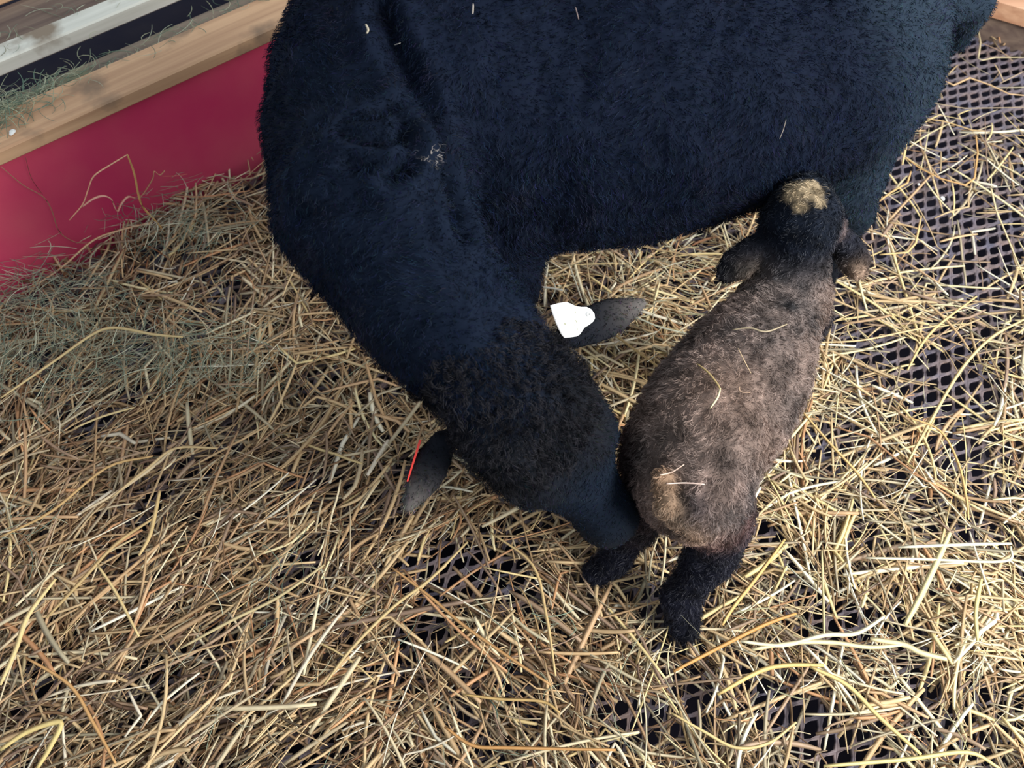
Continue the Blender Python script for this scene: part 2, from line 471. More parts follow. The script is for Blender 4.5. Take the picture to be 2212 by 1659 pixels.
# ------------------------------------------------------------------ the ewe
def build_ewe():
    root = empty('sheep', (0.15, 0.85, 0))
    tag(root, 'large black ewe standing and bending her head down to lick the lamb', 'sheep')
    q = []
    # trunk
    q.append(ell((0.15, 0.88, .455), (1, .10, 0), (0, 1, 0), (.35, .180, .185), .06, 'body'))
    q.append(ell((-0.098, 0.85, .47), (1, .05, .1), (0, 1, 0), (.195, .165, .180), .06, 'body'))
    q.append(ell((0.400, 0.965, .475), (1, .10, 0), (0, 1, 0), (.158, .158, .148), .06, 'rump'))
    q.append(ell((0.08, 0.865, .385), (1, .08, 0), (0, 1, 0), (.26, .145, .13), .05, 'body'))
    q.append(ell((-0.165, 0.80, .42), (0.4, .1, 1), (0, 1, 0), (.15, .11, .105), .05, 'body'))
    # hind legs
    q.append(cone((.448, .905, .43), (.468, .885, .31), .088, .058, .05, 'rump'))
    q.append(cone((.468, .885, .31), (.525, .90, .21), .055, .032, .03, 'rump'))
    q.append(cone((.525, .90, .21), (.515, .88, .05), .027, .021, .015, 'leg'))
    q.append(cone((.515, .88, .05), (.505, .862, .025), .022, .024, .015, 'leg'))
    q.append(cone((.45, 1.02, .42), (.47, 1.04, .30), .085, .068, .05, 'rump'))
    q.append(cone((.47, 1.04, .30), (.54, 1.06, .21), .062, .032, .03, 'rump'))
    q.append(cone((.54, 1.06, .21), (.532, 1.06, .05), .027, .021, .015, 'leg'))
    q.append(cone((.532, 1.06, .05), (.52, 1.045, .025), .022, .024, .015, 'leg'))
    q.append(cone((.52, .965, .53), (.596, .990, .500), .032, .025, .03, 'rump'))
    q.append(cone((.598, .992, .500), (.618, 1.012, .430), .024, .016, .02, 'rump'))
    # front legs
    q.append(cone((-.02, .765, .34), (0.0, .75, .22), .068, .040, .04, 'body'))
    q.append(cone((0.0, .75, .22), (0.0, .742, .05), .030, .021, .02, 'leg'))
    q.append(cone((0.0, .742, .05), (0.0, .722, .025), .022, .024, .015, 'leg'))
    q.append(cone((-.06, .93, .34), (-.06, .93, .22), .068, .040, .04, 'body'))
    q.append(cone((-.06, .93, .22), (-.06, .93, .05), .030, .021, .02, 'leg'))
    q.append(cone((-.06, .93, .05), (-.06, .912, .025), .022, .024, .015, 'leg'))
    # neck
    N0, N1, N2, N3, N4 = P(800, 300, .48), P(805, 450, .49), P(902, 610, .47), P(1003, 738, .44), P(1085, 825, .405)
    for a, b, ra, rb in ((N0, N1, .118, .097), (N1, N2, .096, .075), (N2, N3, .074, .066), (N3, N4, .066, .062)):
        q.append(cone(a, b, ra, rb, .035, 'neck'))
    # head
    A, B = P(1075, 820, .405), P(1318, 1122, .205)
    ax = unit(B - A); vw = unit(CAM - (A + B) / 2)
    lat = unit(np.cross(vw, ax))               # to the right in the photograph
    face = unit(np.cross(ax, lat))             # out of the forehead, towards the viewer
    at = lambda t, x, y: A + ax * (0.285 * t) + lat * x + face * y
    q.append(ell(at(.16, 0, .004), ax, lat, (.080, .069, .060), .02, 'poll'))
    q.append(ell(at(.40, 0, -.006), ax, lat, (.085, .064, .058), .025, 'face'))
    q.append(cone(at(.42, 0, -.018), at(.90, 0, -.020), .055, .034, .03, 'face'))
    q.append(ell(at(.92, 0, -.018), ax, lat, (.036, .036, .032), .02, 'nose'))
    q.append(cone(at(.70, .0, .004), at(.88, .0, .004), .022, .022, .03, 'face'))
    q.append(cone(at(.25, 0, -.055), at(.80, 0, -.045), .038, .022, .03, 'face'))
    for s in (-1, 1):
        q.append(ell(at(.44, s * .056, .010), ax, lat, (.026, .015, .020), .016, 'face'))
        q.append(ell(at(.93, s * .018, .006), ax, lat, (.013, .010, .010), .008, 'nose'))
        q.append(cone(at(.35, s * .03, .02), at(.15, s * .035, .03), .04, .035, .03, 'poll'))
    # ears: a cupped blade each
    def ear(base, mid, tip, wide, flatdir):
        q.append(cone(base, mid, .014, .010, .015, 'ear'))
        Lh = np.linalg.norm(tip - base)
        for t_, l_, w_, g_ in ((.36, .40, 1.0, 'ear'), (.55, .32, .86, 'ear'), (.72, .24, .56, 'ear'), (.84, .17, .32, 'eartip'), (.95, .12, .17, 'eartip')):
            q.append(ell(base + (tip - base) * t_, tip - base, np.cross(flatdir, tip - base), (Lh * l_, wide * w_, .0062), .008, g_))
    eL0, eL1 = P(958, 955, .345), P(880, 1098, .31)
    eR0, eR1 = P(1225, 725, .375), P(1388, 655, .375)
    ear(eL0, (eL0 + eL1) / 2, eL1, .021, unit(CAM - eL0))
    ear(eR0, (eR0 + eR1) / 2, eR1, .024, unit(CAM - eR0))
    v, f = skin(q, .0058)
    n = vnormals(v, f)
    # wool locks and the folds over the shoulder
    tags = {'body': dict(l=.011, c=(.0056, .0105, .0260), w=1.0), 'rump': dict(l=.007, c=(.0210, .0350, .0560), w=.45), 'leg': dict(l=.004, c=(.010, .012, .018), w=.0),  # rump tint raised: daylight on the hindquarters put into the coat colour
            'neck': dict(l=.010, c=(.0048, .0100, .0240), w=1.0), 'poll': dict(l=.008, c=(.0100, .0115, .0160), w=.9), 'face': dict(l=.004, c=(.0065, .0125, .0250), w=.0),
            'nose': dict(l=.0025, c=(.0150, .0180, .0240), w=.0), 'ear': dict(l=.006, c=(.0100, .0120, .0180), w=.0), 'eartip': dict(l=.009, c=(.26, .23, .21), w=.0)}
    W, = blend_tags(q, tags, v, ['w'])
    nz = snoise(v, 16) * .55 + snoise(v, 42, 3.1) * .30 + snoise(v, 90, 7.7) * .15
    # long folds running across the neck towards the shoulder
    qv = v - N1
    fold = np.sin((qv @ unit(N1 - N0)) * 95 + snoise(v, 7, 1.7) * 5) * np.exp(-(np.linalg.norm(v - N1 - np.array([.03, -.03, .06]), axis=1) / .13) ** 2)
    bvh0 = BVHTree.FromPolygons([Vector(p) for p in v], [tuple(int(i) for i in a) for a in f])
    dent = np.zeros(len(v))
    for line, wdt, dep in (([(825, 20), (850, 90), (900, 190), (938, 280), (962, 360), (985, 430), (1000, 500)], .011, .016), ([(735, 285), (790, 300), (850, 305), (872, 290)], .007, .009),
                           ([(755, 355), (820, 365), (880, 368)], .007, .008), ([(840, 395), (868, 370), (886, 330), (868, 270)], .007, .009), ([(945, 335), (978, 395), (990, 450)], .006, .010),
                           ([(640, 470), (720, 440), (800, 440)], .009, .004), ([(760, 250), (830, 240), (880, 225)], .008, .007)):
        sm = []
        for (x0, y0), (x1, y1) in zip(line[:-1], line[1:]):
            for t in np.linspace(0, 1, 7):
                h_ = bvh0.ray_cast(Vector(CAM), Vector(ray(x0 + (x1 - x0) * t, y0 + (y1 - y0) * t)))
                if h_[0]: sm.append(np.array(h_[0]))
        sm = np.array(sm); near_ = np.where(np.linalg.norm(v - sm.mean(0), axis=1) < .25)[0]
        d_ = np.linalg.norm(v[near_][:, None] - sm[None], axis=2).min(1)
        dent[near_] += dep * (-np.exp(-(d_ / wdt) ** 2) + .45 * np.exp(-((d_ - 2.2 * wdt) / wdt) ** 2))
    v = v + n * ((nz * .011 + fold * .0030) * W + dent)[:, None]
    n = vnormals(v, f)
    bvh = BVHTree.FromPolygons([Vector(p) for p in v], [tuple(int(i) for i in a) for a in f])
    hit = bvh.ray_cast(Vector(CAM), Vector(ray(932, 330)))
    spot = np.array(hit[0]) if hit[0] else N1
    c, = blend_tags(q, tags, v, ['c'])
    body = mesh_obj('body', v, f, M_SKIN, root, tint=c * .8, smooth=True)

    def tint(p):
        cc, = blend_tags(q, tags, p, ['c'])
        m = snoise(p, 9, 5.0)[:, None]
        cc = cc * (1 + .35 * m) * (1 + rng.normal(0, .22, (len(p), 3))) + np.clip(snoise(p, 30, 9.0), 0, 1)[:, None] * np.array([.010, .006, .005])
        d = np.linalg.norm((p - spot) * [1, 1, 1], axis=1)
        k = np.clip(1.6 - d / (.008 + .004 * snoise(p, 120)), 0, 1)[:, None]
        return cc * (1 - k) + np.array([.50, .45, .42]) * k

    def length(p): return blend_tags(q, tags, p, ['l'])[0]

    def comb(p, nn):
        g = np.stack([snoise(p, 14, 2.0), snoise(p, 14, 8.0), snoise(p, 14, 15.0)], 1) * 1.5
        return g + np.array([0.15, -0.1, -0.7])
    front = lambda p, nn: ((nn * unit(CAM - p)).sum(1) > -0.35) | (rng.random(len(p)) < .25)
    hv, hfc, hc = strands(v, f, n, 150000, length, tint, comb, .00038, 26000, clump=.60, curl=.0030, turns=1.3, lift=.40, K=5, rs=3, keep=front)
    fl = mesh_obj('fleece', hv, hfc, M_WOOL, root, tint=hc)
    # tight ringlets on the forehead
    pc = at(.03, -.015, .035)
    kp = lambda p, nn: (np.linalg.norm((p - pc) * [1, 1, 1], axis=1) < .096 + .015 * snoise(p, 25)) & (np.array([tags[q[i]['t']]['w'] for i in np.argmin(np.stack([dist(z, p) for z in q], 1), 1)]) > .8) & ((nn @ face) > -.2)
    tv, tf, tcx = strands(v, f, n, 190000, lambda p: np.full(len(p), .014), lambda p: np.tile(np.array([.0165, .0160, .0195]), (len(p), 1)) * (1 + .8 * snoise(p, 26)[:, None]),
                          comb, .00042, 16000, clump=.85, curl=.0045, turns=1.5, lift=.5, K=8, rs=11, keep=kp)
    mesh_obj('forelock', tv, tf, M_WOOL, root, tint=tcx)['label'] = 'tight dark brown curls on the forehead'
    # eyes
    for s in (-1, 1):
        c0 = at(.45, s * .0655, .010)
        e = []
        for i in range(9):
            for j in range(14):
                a, b = math.pi * i / 8, 2 * math.pi * j / 14
                e.append(c0 + ax * .0125 * math.sin(a) * math.cos(b) + face * .0085 * math.sin(a) * math.sin(b) + lat * .008 * math.cos(a))
        fs = [[i * 14 + j, i * 14 + (j + 1) % 14, (i + 1) * 14 + (j + 1) % 14, (i + 1) * 14 + j] for i in range(8) for j in range(14)]
        mesh_obj('eye', e, np.array(fs), M_EYE, root, smooth=True)
    # hooves: two claws each
    for hx, hy in ((.505, .855), (.52, 1.038), (0.0, .712), (-.06, .902)):
        hv_, hf_ = [], []
        for s in (-1, 1):
            o = len(hv_)
            for z, r0, r1, sh in ((0.0, .014, .026, -.010), (.012, .013, .024, -.006), (.030, .010, .016, .002)):
                for j in range(12):
                    a = 2 * math.pi * j / 12
                    hv_.append((hx + s * .012 + math.cos(a) * r0, hy + sh + math.sin(a) * r1, z + .001))
            for i in range(2):
                for j in range(12): hf_.append([o + i * 12 + j, o + i * 12 + (j + 1) % 12, o + (i + 1) * 12 + (j + 1) % 12, o + (i + 1) * 12 + j])
            hf_.append([o + 11 - j for j in range(12)]); hf_.append([o + 24 + j for j in range(12)])
        mesh_obj('hoof', hv_, hf_, M_HOOF, root)
    # white flag tag lying over the right-hand ear
    out = [(1188, 660), (1205, 655), (1223, 652), (1233, 656), (1243, 661), (1255, 663), (1267, 663), (1277, 668), (1284, 678), (1285, 688), (1281, 695), (1272, 702),
           (1262, 708), (1257, 716), (1252, 723), (1244, 727), (1230, 729), (1219, 730), (1212, 722), (1206, 710), (1200, 696), (1193, 677)]
    pn = unit(unit(CAM - eR0) + np.array([.18, .0, .1]))
    tc_ = P(1262, 684, .40)
    pts = []
    for x, y in out:
        d = ray(x, y); t = ((tc_ - CAM) @ pn) / (d @ pn); pts.append(CAM + d * t)
    pts = np.array(pts); k = len(pts); cen = pts.mean(0)
    inner = cen + (pts - cen) * .95
    V = np.concatenate([inner + pn * .0011, pts + pn * .0005, pts - pn * .0007])
    F = [list(range(k))] + [[i, k + i, k + (i + 1) % k, (i + 1) % k] for i in range(k)] + [[k + i, 2 * k + i, 2 * k + (i + 1) % k, k + (i + 1) % k] for i in range(k)] + [list(range(3 * k - 1, 2 * k - 1, -1))]

    def tagmat(nt, b):
        n1 = nt.nodes.new('ShaderNodeTexNoise'); n1.inputs['Scale'].default_value = 260; n1.inputs['Detail'].default_value = 3
        tc = nt.nodes.new('ShaderNodeTexCoord'); nt.links.new(tc.outputs['Object'], n1.inputs['Vector'])
        r = nt.nodes.new('ShaderNodeValToRGB'); r.color_ramp.elements[0].position = 0.29; r.color_ramp.elements[1].position = 0.36
        r.color_ramp.elements[0].color = (.42, .42, .30, 1); r.color_ramp.elements[1].color = (.96, .96, .95, 1)
        nt.links.new(n1.outputs['Fac'], r.inputs[0]); nt.links.new(r.outputs[0], b.inputs['Base Color'])
    tg = mesh_obj('ear_tag', V, F, mat('white_tag', .35, .4, build=tagmat), root)
    tg['label'] = 'white plastic flag tag with faint dirt specks'
    d = ray(1271, 679); sc_ = CAM + d * (((tc_ - CAM) @ pn) / (d @ pn))
    u1 = unit(np.cross(pn, [0, 0, 1])); u2 = np.cross(pn, u1)
    V, F = [], []
    for z, r_ in ((.0008, .0030), (.0020, .0026), (.0024, .0013), (.0014, .0008)):
        for j in range(14):
            a = 2 * math.pi * j / 14; V.append(sc_ + pn * z + (u1 * math.cos(a) + u2 * math.sin(a)) * r_)
    for i in range(3):
        for j in range(14): F.append([i * 14 + j, i * 14 + (j + 1) % 14, (i + 1) * 14 + (j + 1) % 14, (i + 1) * 14 + j])
    F.append([42 + j for j in range(14)])
    st = mesh_obj('stud', V, F, mat('tag_stud', .4, .4, color=(.80, .80, .78)), None)
    st.parent = tg
    # narrow red tag clipped along the left-hand ear's outer edge, seen on edge
    a, b = P(908, 950, .352), P(880, 1040, .332)
    dr = unit(b - a); vwx = unit(CAM - a); wv = np.cross(dr, vwx)
    V = []
    for s in np.linspace(0, 1, 7):
        p = a + (b - a) * s
        hw = .0022 * (1 - .4 * s); dep = .009
        for e, g in ((-1, 0), (1, 0), (1, -1), (-1, -1)): V.append(p + wv * hw * e * .6 + vwx * (g * dep + .004))
    F = [[i * 4 + j, i * 4 + (j + 1) % 4, i * 4 + 4 + (j + 1) % 4, i * 4 + 4 + j] for i in range(6) for j in range(4)] + [[3, 2, 1, 0], [24, 25, 26, 27]]
    rt = mesh_obj('ear_tag', V, F, mat('red_tag', .4, .4, color=srgb(225, 62, 52)), root)
    rt['label'] = 'thin red tag seen on edge'
    return bvh


def build_lamb():
    root = empty('lamb', (0.27, 0.5, 0))
    tag(root, 'small brown curly newborn lamb seen from above, head under the black ewe', 'lamb')
    q = []
    p_sh, p_mid, p_bel, p_rmp = P(1700, 640, .30), P(1622, 775, .285), P(1525, 920, .275), P(1500, 1050, .26)
    q.append(cone(p_sh, p_mid, .050, .066, .03, 'body'))
    q.append(cone(p_mid, p_bel, .066, .074, .03, 'body'))
    q.append(cone(p_bel, p_rmp, .073, .058, .03, 'body'))
    q.append(ell(P(1570, 860, .27), p_bel - p_mid, (1, 0, 0), (.10, .079, .075), .03, 'body'))
    q.append(ell(P(1420, 990, .22), (0.1, 1, .4), (1, 0, 0), (.060, .045, .062), .03, 'dark'))  # dark tint: shade on left belly and thigh painted into the coat
    q.append(cone(P(1500, 1060, .25), P(1545, 1105, .220), .052, .038, .03, 'rust'))
    # neck and head
    hd = P(1733, 479, .392)
    q.append(cone(p_sh, P(1715, 560, .345), .042, .034, .02, 'neck'))
    q.append(cone(P(1715, 560, .345), hd, .038, .038, .02, 'head'))
    fd = unit([.03, .70, -.72])
    q.append(ell(hd, fd, (1, 0, 0), (.050, .044, .045), .015, 'head'))
    q.append(ell(hd + np.array([-.003, .012, .022]), fd, (1, 0, 0), (.034, .030, .034), .012, 'tuft'))
    q.append(cone(hd + fd * .03, hd + fd * .088, .032, .019, .02, 'head'))
    q.append(ell(hd + fd * .02 + np.array([.036, .004, .004]), fd, (1, 0, 0), (.016, .010, .012), .01, 'head'))
    q.append(ell(hd + fd * .02 + np.array([-.036, .004, .004]), fd, (1, 0, 0), (.016, .010, .012), .01, 'head'))
    # ears
    for b0, m0, t0, c in ((P(1665, 500, .375), P(1618, 548, .355), P(1574, 580, .335), 'L'), (P(1803, 495, .375), P(1835, 535, .352), P(1848, 580, .33), 'R')):
        q.append(cone(b0, m0, .012, .012, .012, 'head'))
        cc = m0 * .5 + t0 * .5
        q.append(ell(cc, t0 - b0, np.cross(unit(CAM - cc + np.array([0, -.4, 0])), t0 - b0), (.034, .020, .008), .012, 'ear'))
        q.append(ell(t0 + (np.array([.022, -.004, .006]) if c == 'L' else np.array([.002, -.002, 0])), t0 - b0, (0, 1, 0), (.012, .010, .008), .008, 'tip'))
    q.append(ell(P(1808, 492, .385), (0, 1, 0), (1, 0, 0), (.012, .009, .009), .01, 'tipb'))
    # hind legs
    kR, hR, fR, oR = P(1552, 1120, .20), P(1538, 1195, .135), P(1470, 1290, .070), P(1478, 1352, .030)
    q.append(cone(kR, hR, .041, .030, .02, 'leg'))
    q.append(cone(hR, fR, .029, .023, .015, 'leg'))
    q.append(cone(fR, oR, .023, .022, .012, 'leg'))
    kL, hL, fL, oL = P(1405, 1075, .19), P(1375, 1135, .12), P(1330, 1205, .055), P(1288, 1238, .028)
    q.append(cone(kL, hL, .034, .024, .02, 'dark'))
    q.append(cone(hL, fL, .022, .019, .015, 'leg'))
    q.append(cone(fL, oL, .019, .020, .012, 'leg'))
    # front legs
    for sx in (-1, 1):
        a = p_sh + np.array([.030 * sx, -.01, -.035]); b = a + np.array([.004 * sx, 0.01, -.12]); c = np.array([b[0], b[1] + .004, .035])
        q.append(cone(a, b, .034, .022, .02, 'leg')); q.append(cone(b, c, .019, .016, .012, 'leg')); q.append(cone(c, c + np.array([0, .012, -.012]), .017, .018, .01, 'leg'))
    # tail
    q.append(ell(P(1490, 1085, .292), (0, 1, 0), (1, 0, 0), (.020, .017, .016), .01, 'leg'))
    q.append(cone(P(1432, 1035, .312), P(1442, 1095, .298), .011, .011, .012, 'tail'))
    q.append(cone(P(1442, 1095, .298), P(1504, 1152, .256), .011, .008, .012, 'tail'))
    v, f = skin(q, .0034)
    n = vnormals(v, f)
    tags = {'body': dict(l=.010, c=(.265, .195, .165)), 'dark': dict(l=.010, c=(.040, .026, .028)), 'rust': dict(l=.010, c=(.200, .110, .095)), 'neck': dict(l=.009, c=(.170, .135, .120)),
            'head': dict(l=.0045, c=(.010, .015, .028)), 'tuft': dict(l=.009, c=(.012, .017, .028)), 'ear': dict(l=.006, c=(.018, .019, .028)), 'tip': dict(l=.007, c=(.42, .30, .22)),
            'tipb': dict(l=.006, c=(.20, .14, .13)), 'leg': dict(l=.007, c=(.012, .013, .024)), 'tail': dict(l=.007, c=(.36, .23, .145))}
    bvh = BVHTree.FromPolygons([Vector(p) for p in v], [tuple(int(i) for i in a) for a in f])
    axis = unit(p_sh - p_rmp)
    tufts = [(np.array(bvh.ray_cast(Vector(CAM), Vector(ray(*c_)))[0]), r_) for c_, r_ in (((1715, 412), .017), ((1752, 412), .018), ((1728, 445), .012), ((1768, 435), .010))]

    def tint(p):
        c, = blend_tags(q, tags, p, ['c'], .006)
        k = np.zeros(len(p)); wob = .004 * snoise(p, 110, 3.3)
        for t_, r_ in tufts: k = np.maximum(k, np.clip((r_ + wob - np.linalg.norm(p - t_, axis=1)) / .006, 0, 1))
        c = c * (1 - k[:, None]) + np.array([.37, .30, .20]) * k[:, None]
        m = snoise(p, 45, 4.0)[:, None]; m2 = snoise(p, 13, 1.0)[:, None]
        return np.clip(c * (1 + .75 * m + .35 * m2) + m2 * c * np.array([.1, 0, -.1]), .002, 1)
    nz = snoise(v, 60) * .0022 + snoise(v, 130, 4) * .0012
    v = v + n * nz[:, None]; n = vnormals(v, f)
    mesh_obj('body', v, f, M_SKIN, root, tint=tint(v) * .65, smooth=True)

    def comb(p, nn):
        g = np.stack([snoise(p, 45, 2.0), snoise(p, 45, 8.0), snoise(p, 45, 15.0)], 1) * 1.6
        return g - axis * .5 + np.array([0, 0, -.4])
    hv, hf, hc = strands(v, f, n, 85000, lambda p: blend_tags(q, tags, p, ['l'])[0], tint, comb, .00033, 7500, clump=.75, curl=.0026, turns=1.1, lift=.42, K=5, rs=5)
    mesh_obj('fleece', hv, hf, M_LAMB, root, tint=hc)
    for (c, d) in ((oR, (-.1, -1)), (oL, (-.75, -.65)), (p_sh + np.array([-.03, .0, 0]), (0, 1)), (p_sh + np.array([.036, .0, 0]), (0, 1))):
        d = unit(np.array([d[0], d[1], 0])); sd = np.array([-d[1], d[0], 0]); V, F = [], []
        for s in (-1, 1):
            o = len(V)
            for z, r0, r1, sh in ((.0, .0095, .018, .014), (.010, .009, .016, .011), (.024, .007, .011, .004)):
                for j in range(12):
                    a = 2 * math.pi * j / 12
                    V.append(np.array([c[0], c[1], z + .002]) + sd * (s * .0085 + math.cos(a) * r0) + d * (sh + math.sin(a) * r1))
            for i in range(2):
                for j in range(12): F.append([o + i * 12 + j, o + i * 12 + (j + 1) % 12, o + (i + 1) * 12 + (j + 1) % 12, o + (i + 1) * 12 + j])
            F.append([o + 11 - j for j in range(12)]); F.append([o + 24 + j for j in range(12)])
        mesh_obj('hoof', V, F, M_HOOF, root)
    for s in (-1, 1):
        c0 = hd + fd * .022 + np.array([s * .043, .004, .006]); e = []
        for i in range(7):
            for j in range(12):
                a, b = math.pi * i / 6, 2 * math.pi * j / 12
                e.append(c0 + fd * .009 * math.sin(a) * math.cos(b) + np.array([0, .007, .007]) * .8 * math.sin(a) * math.sin(b) + np.array([s, 0, 0]) * .005 * math.cos(a))
        fs = [[i * 12 + j, i * 12 + (j + 1) % 12, (i + 1) * 12 + (j + 1) % 12, (i + 1) * 12 + j] for i in range(6) for j in range(12)]
        mesh_obj('eye', e, np.array(fs), M_EYE, root, smooth=True)
    return bvh


# ------------------------------------------------------------------ bedding
G = lambda x, y, cx, cy, s, s2=None: np.exp(-((x - cx) / s) ** 2 - ((y - cy) / (s2 or s)) ** 2)
PX = lambda x, y: P(x, y, 0)[:2]
GREY1, GREY2 = PX(1980, 130), PX(2080, 620)
PALETTE = np.array([srgb(*c) for c in ((212, 182, 132), (226, 196, 142), (196, 160, 116), (216, 200, 160), (236, 222, 180), (172, 144, 114), (206, 172, 122), (188, 174, 140), (150, 124, 102), (244, 238, 212), (212, 158, 106), (164, 154, 124))])
PW = np.array([18, 16, 14, 12, 9, 9, 12, 8, 6, 4, 5, 5], float); PW /= PW.sum()


def heap(x, y):
    b0 = P(0, 640, 0)
    near = np.exp(-np.abs((x - b0[0]) * -BN[0] + (y - b0[1]) * -BN[1]) / .28)
    return .012 + .032 * near * (x < .1) + .028 * G(x, y, -.45, .25, .45) + .030 * G(x, y, .25, .05, .4) + .018 * G(x, y, .1, .82, .2, .15)


def density(x, y):
    d = np.full(x.shape, .70)
    d += .30 * (x < .2)
    d -= 1.05 * G(x, y, *PX(2130, 120), .42, .26)
    d -= .50 * G(x, y, *PX(2080, 560), .20, .30)
    d -= .35 * G(x, y, *PX(2020, 850), .14, .10)
    d -= .40 * G(x, y, *PX(1900, 420), .12, .12)
    for (u, v, s) in ((640, 1250, .05), (250, 1130, .05), (760, 1130, .05), (760, 1400, .045), (1130, 1290, .04), (620, 1460, .03), (1960, 1500, .04), (1740, 1320, .03)):
        d -= .6 * G(x, y, *PX(u, v), s)
    gz = np.array([noise.noise(Vector((a * 13, b * 13, 1.5))) + .5 * noise.noise(Vector((a * 31, b * 31, 6.5))) for a, b in zip(x, y)])
    d = d * np.clip(.80 + 1.9 * gz, .04, 1.6)
    inside = (x > -1.2) & (x < 1.5)
    return np.clip(d, .03, 1) * inside


def bedding(N, name, seed, wlo, whi, llo, lhi, pal, pw, mt, dens, zoff=0.0, curve=1.0, K=8, seg=4, kdist=None, flat=.5, litter=False, lift=1.0):
    r = np.random.default_rng(seed)
    x = r.uniform(-1.25, 1.5, N * 3); y = r.uniform(-.25, 1.95, N * 3)
    k = r.random(N * 3) < dens(x, y)
    wn = np.array([-BN[0], -BN[1]]); b0 = P(0, 640, 0)[:2]
    k &= ((np.stack([x, y], 1) - b0) @ wn > .015)
    x, y = x[k][:N], y[k][:N]; n = len(x)
    ang = r.uniform(0, math.pi, n)
    fld = np.array([noise.noise(Vector((a * 5, b * 5, 4.2))) for a, b in zip(x, y)]) * 5.0
    al = r.random(n) < .45
    ang[al] = fld[al] + r.normal(0, .28, al.sum())
    reg = (G(x, y, -.5, .30, .45, .35) > .35) & (r.random(n) < .55)
    ang[reg] = r.normal(math.radians(42), math.radians(24), reg.sum())
    reg = (G(x, y, .05, .22, .22, .2) > .4) & (r.random(n) < .4)
    ang[reg] = r.normal(math.radians(-48), math.radians(22), reg.sum())
    L = r.beta(1.6, 3.2, n) * (lhi - llo) + llo
    lay = r.random(n) ** .8
    hz = heap(x, y)
    z0 = hz * lay + .003 + zoff
    t = np.linspace(-.5, .5, K)
    cur = r.normal(0, .32, n) * curve
    kink = np.where(r.random(n) < .30, r.normal(0, .70, n), 0); kp = r.uniform(-.25, .25, n)
    pts = np.zeros((n, K, 3)); hx, hy = x.copy(), y.copy()
    a = ang[:, None] + cur[:, None] * t[None] + kink[:, None] * (t[None] > kp[:, None])
    st = L[:, None] / (K - 1)
    dx, dy = np.cos(a) * st, np.sin(a) * st
    X = np.cumsum(dx, 1); Y = np.cumsum(dy, 1)
    pts[..., 0] = x[:, None] + X - X.mean(1, keepdims=True); pts[..., 1] = y[:, None] + Y - Y.mean(1, keepdims=True)
    tl = r.normal(0, .10, n) * lift
    pts[..., 2] = z0[:, None] + (t[None] * L[:, None]) * tl[:, None] + (r.normal(0, .018, n) * curve)[:, None] * (t[None] ** 2 - .1) * L[:, None] * 4
    pts[..., 2] = np.maximum(pts[..., 2], .0035 + .2 * z0[:, None])
    if mt is not M_STRAW: pts[..., 2] += (hz * .35 + .010)[:, None]
    over = pts[..., 2] > hz[:, None] + .045 + zoff
    pts[..., 2] = np.where(over, hz[:, None] + .045 + zoff, pts[..., 2])
    # keep everything on the pen's side of the red board
    dd = (pts[..., :2] - b0) @ wn
    bad = np.minimum(dd - .012, 0)
    pts[..., :2] -= bad[..., None] * wn
    wd = wlo + (whi - wlo) * r.beta(1.3, 2.8, n)
    c = pal[r.choice(len(pal), n, p=pw)] * r.uniform(.72, 1.2, (n, 1))
    if mt is M_STRAW:
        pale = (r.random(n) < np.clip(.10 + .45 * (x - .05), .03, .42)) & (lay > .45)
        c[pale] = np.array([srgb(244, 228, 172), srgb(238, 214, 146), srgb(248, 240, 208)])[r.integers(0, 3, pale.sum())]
        left_dim = (r.random(n) < np.clip(.45 - .6 * (x + .3), .05, .6))
        c[left_dim] *= np.array([.80, .76, .74])  # more stalks darkened toward the left: light falloff put into the tint
    c = c * .88 + c.mean(1, keepdims=True) * np.array([.125, .118, .122])
    deep = .60 + .40 * np.clip(lay * 1.3, 0, 1)        # stalks lower in the heap are darker
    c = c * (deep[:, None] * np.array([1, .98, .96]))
    fl = np.where(r.random(n) < .5, .75, .25) if flat is None else flat
    if litter: c = c * np.array([.42, .36, .34])
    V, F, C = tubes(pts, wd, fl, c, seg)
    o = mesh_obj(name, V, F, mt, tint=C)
    return o


HPAL = np.array([srgb(*c) for c in ((134, 146, 122), (156, 160, 132), (112, 132, 112), (172, 172, 142), (144, 140, 116), (98, 120, 104), (182, 188, 162))])
HP2 = np.array([srgb(*c) for c in ((186, 184, 150), (206, 202, 168), (160, 158, 120), (222, 222, 196), (178, 164, 120))])


def hay_density(x, y):
    d = np.zeros(x.shape)
    for (u, v, s, s2, wgt) in ((80, 740, .20, .08, .9), (60, 840, .2, .05, .9), (330, 800, .16, .05, .9), (480, 830, .12, .04, .7), (400, 540, .09, .06, .7), (100, 680, .12, .06, .7), (320, 470, .1, .05, .4), (640, 1290, .05, .04, .3), (60, 1180, .06, .04, .3), (1100, 1500, .3, .1, .05)):
        d += wgt * G(x, y, *PX(u, v), s, s2)
    return np.clip(d, 0, 1)


def pale_density(x, y):
    d = np.zeros(x.shape)
    for (u, v, s, s2, wgt) in ((1400, 700, .11, .08, 1), (1220, 600, .08, .05, .8), (1450, 620, .1, .06, .5), (1940, 1420, .12, .07, .5), (2120, 900, .09, .09, .5), (1680, 1290, .08, .05, .3)):
        d += wgt * G(x, y, *PX(u, v), s, s2)
    return np.clip(d, 0, 1)


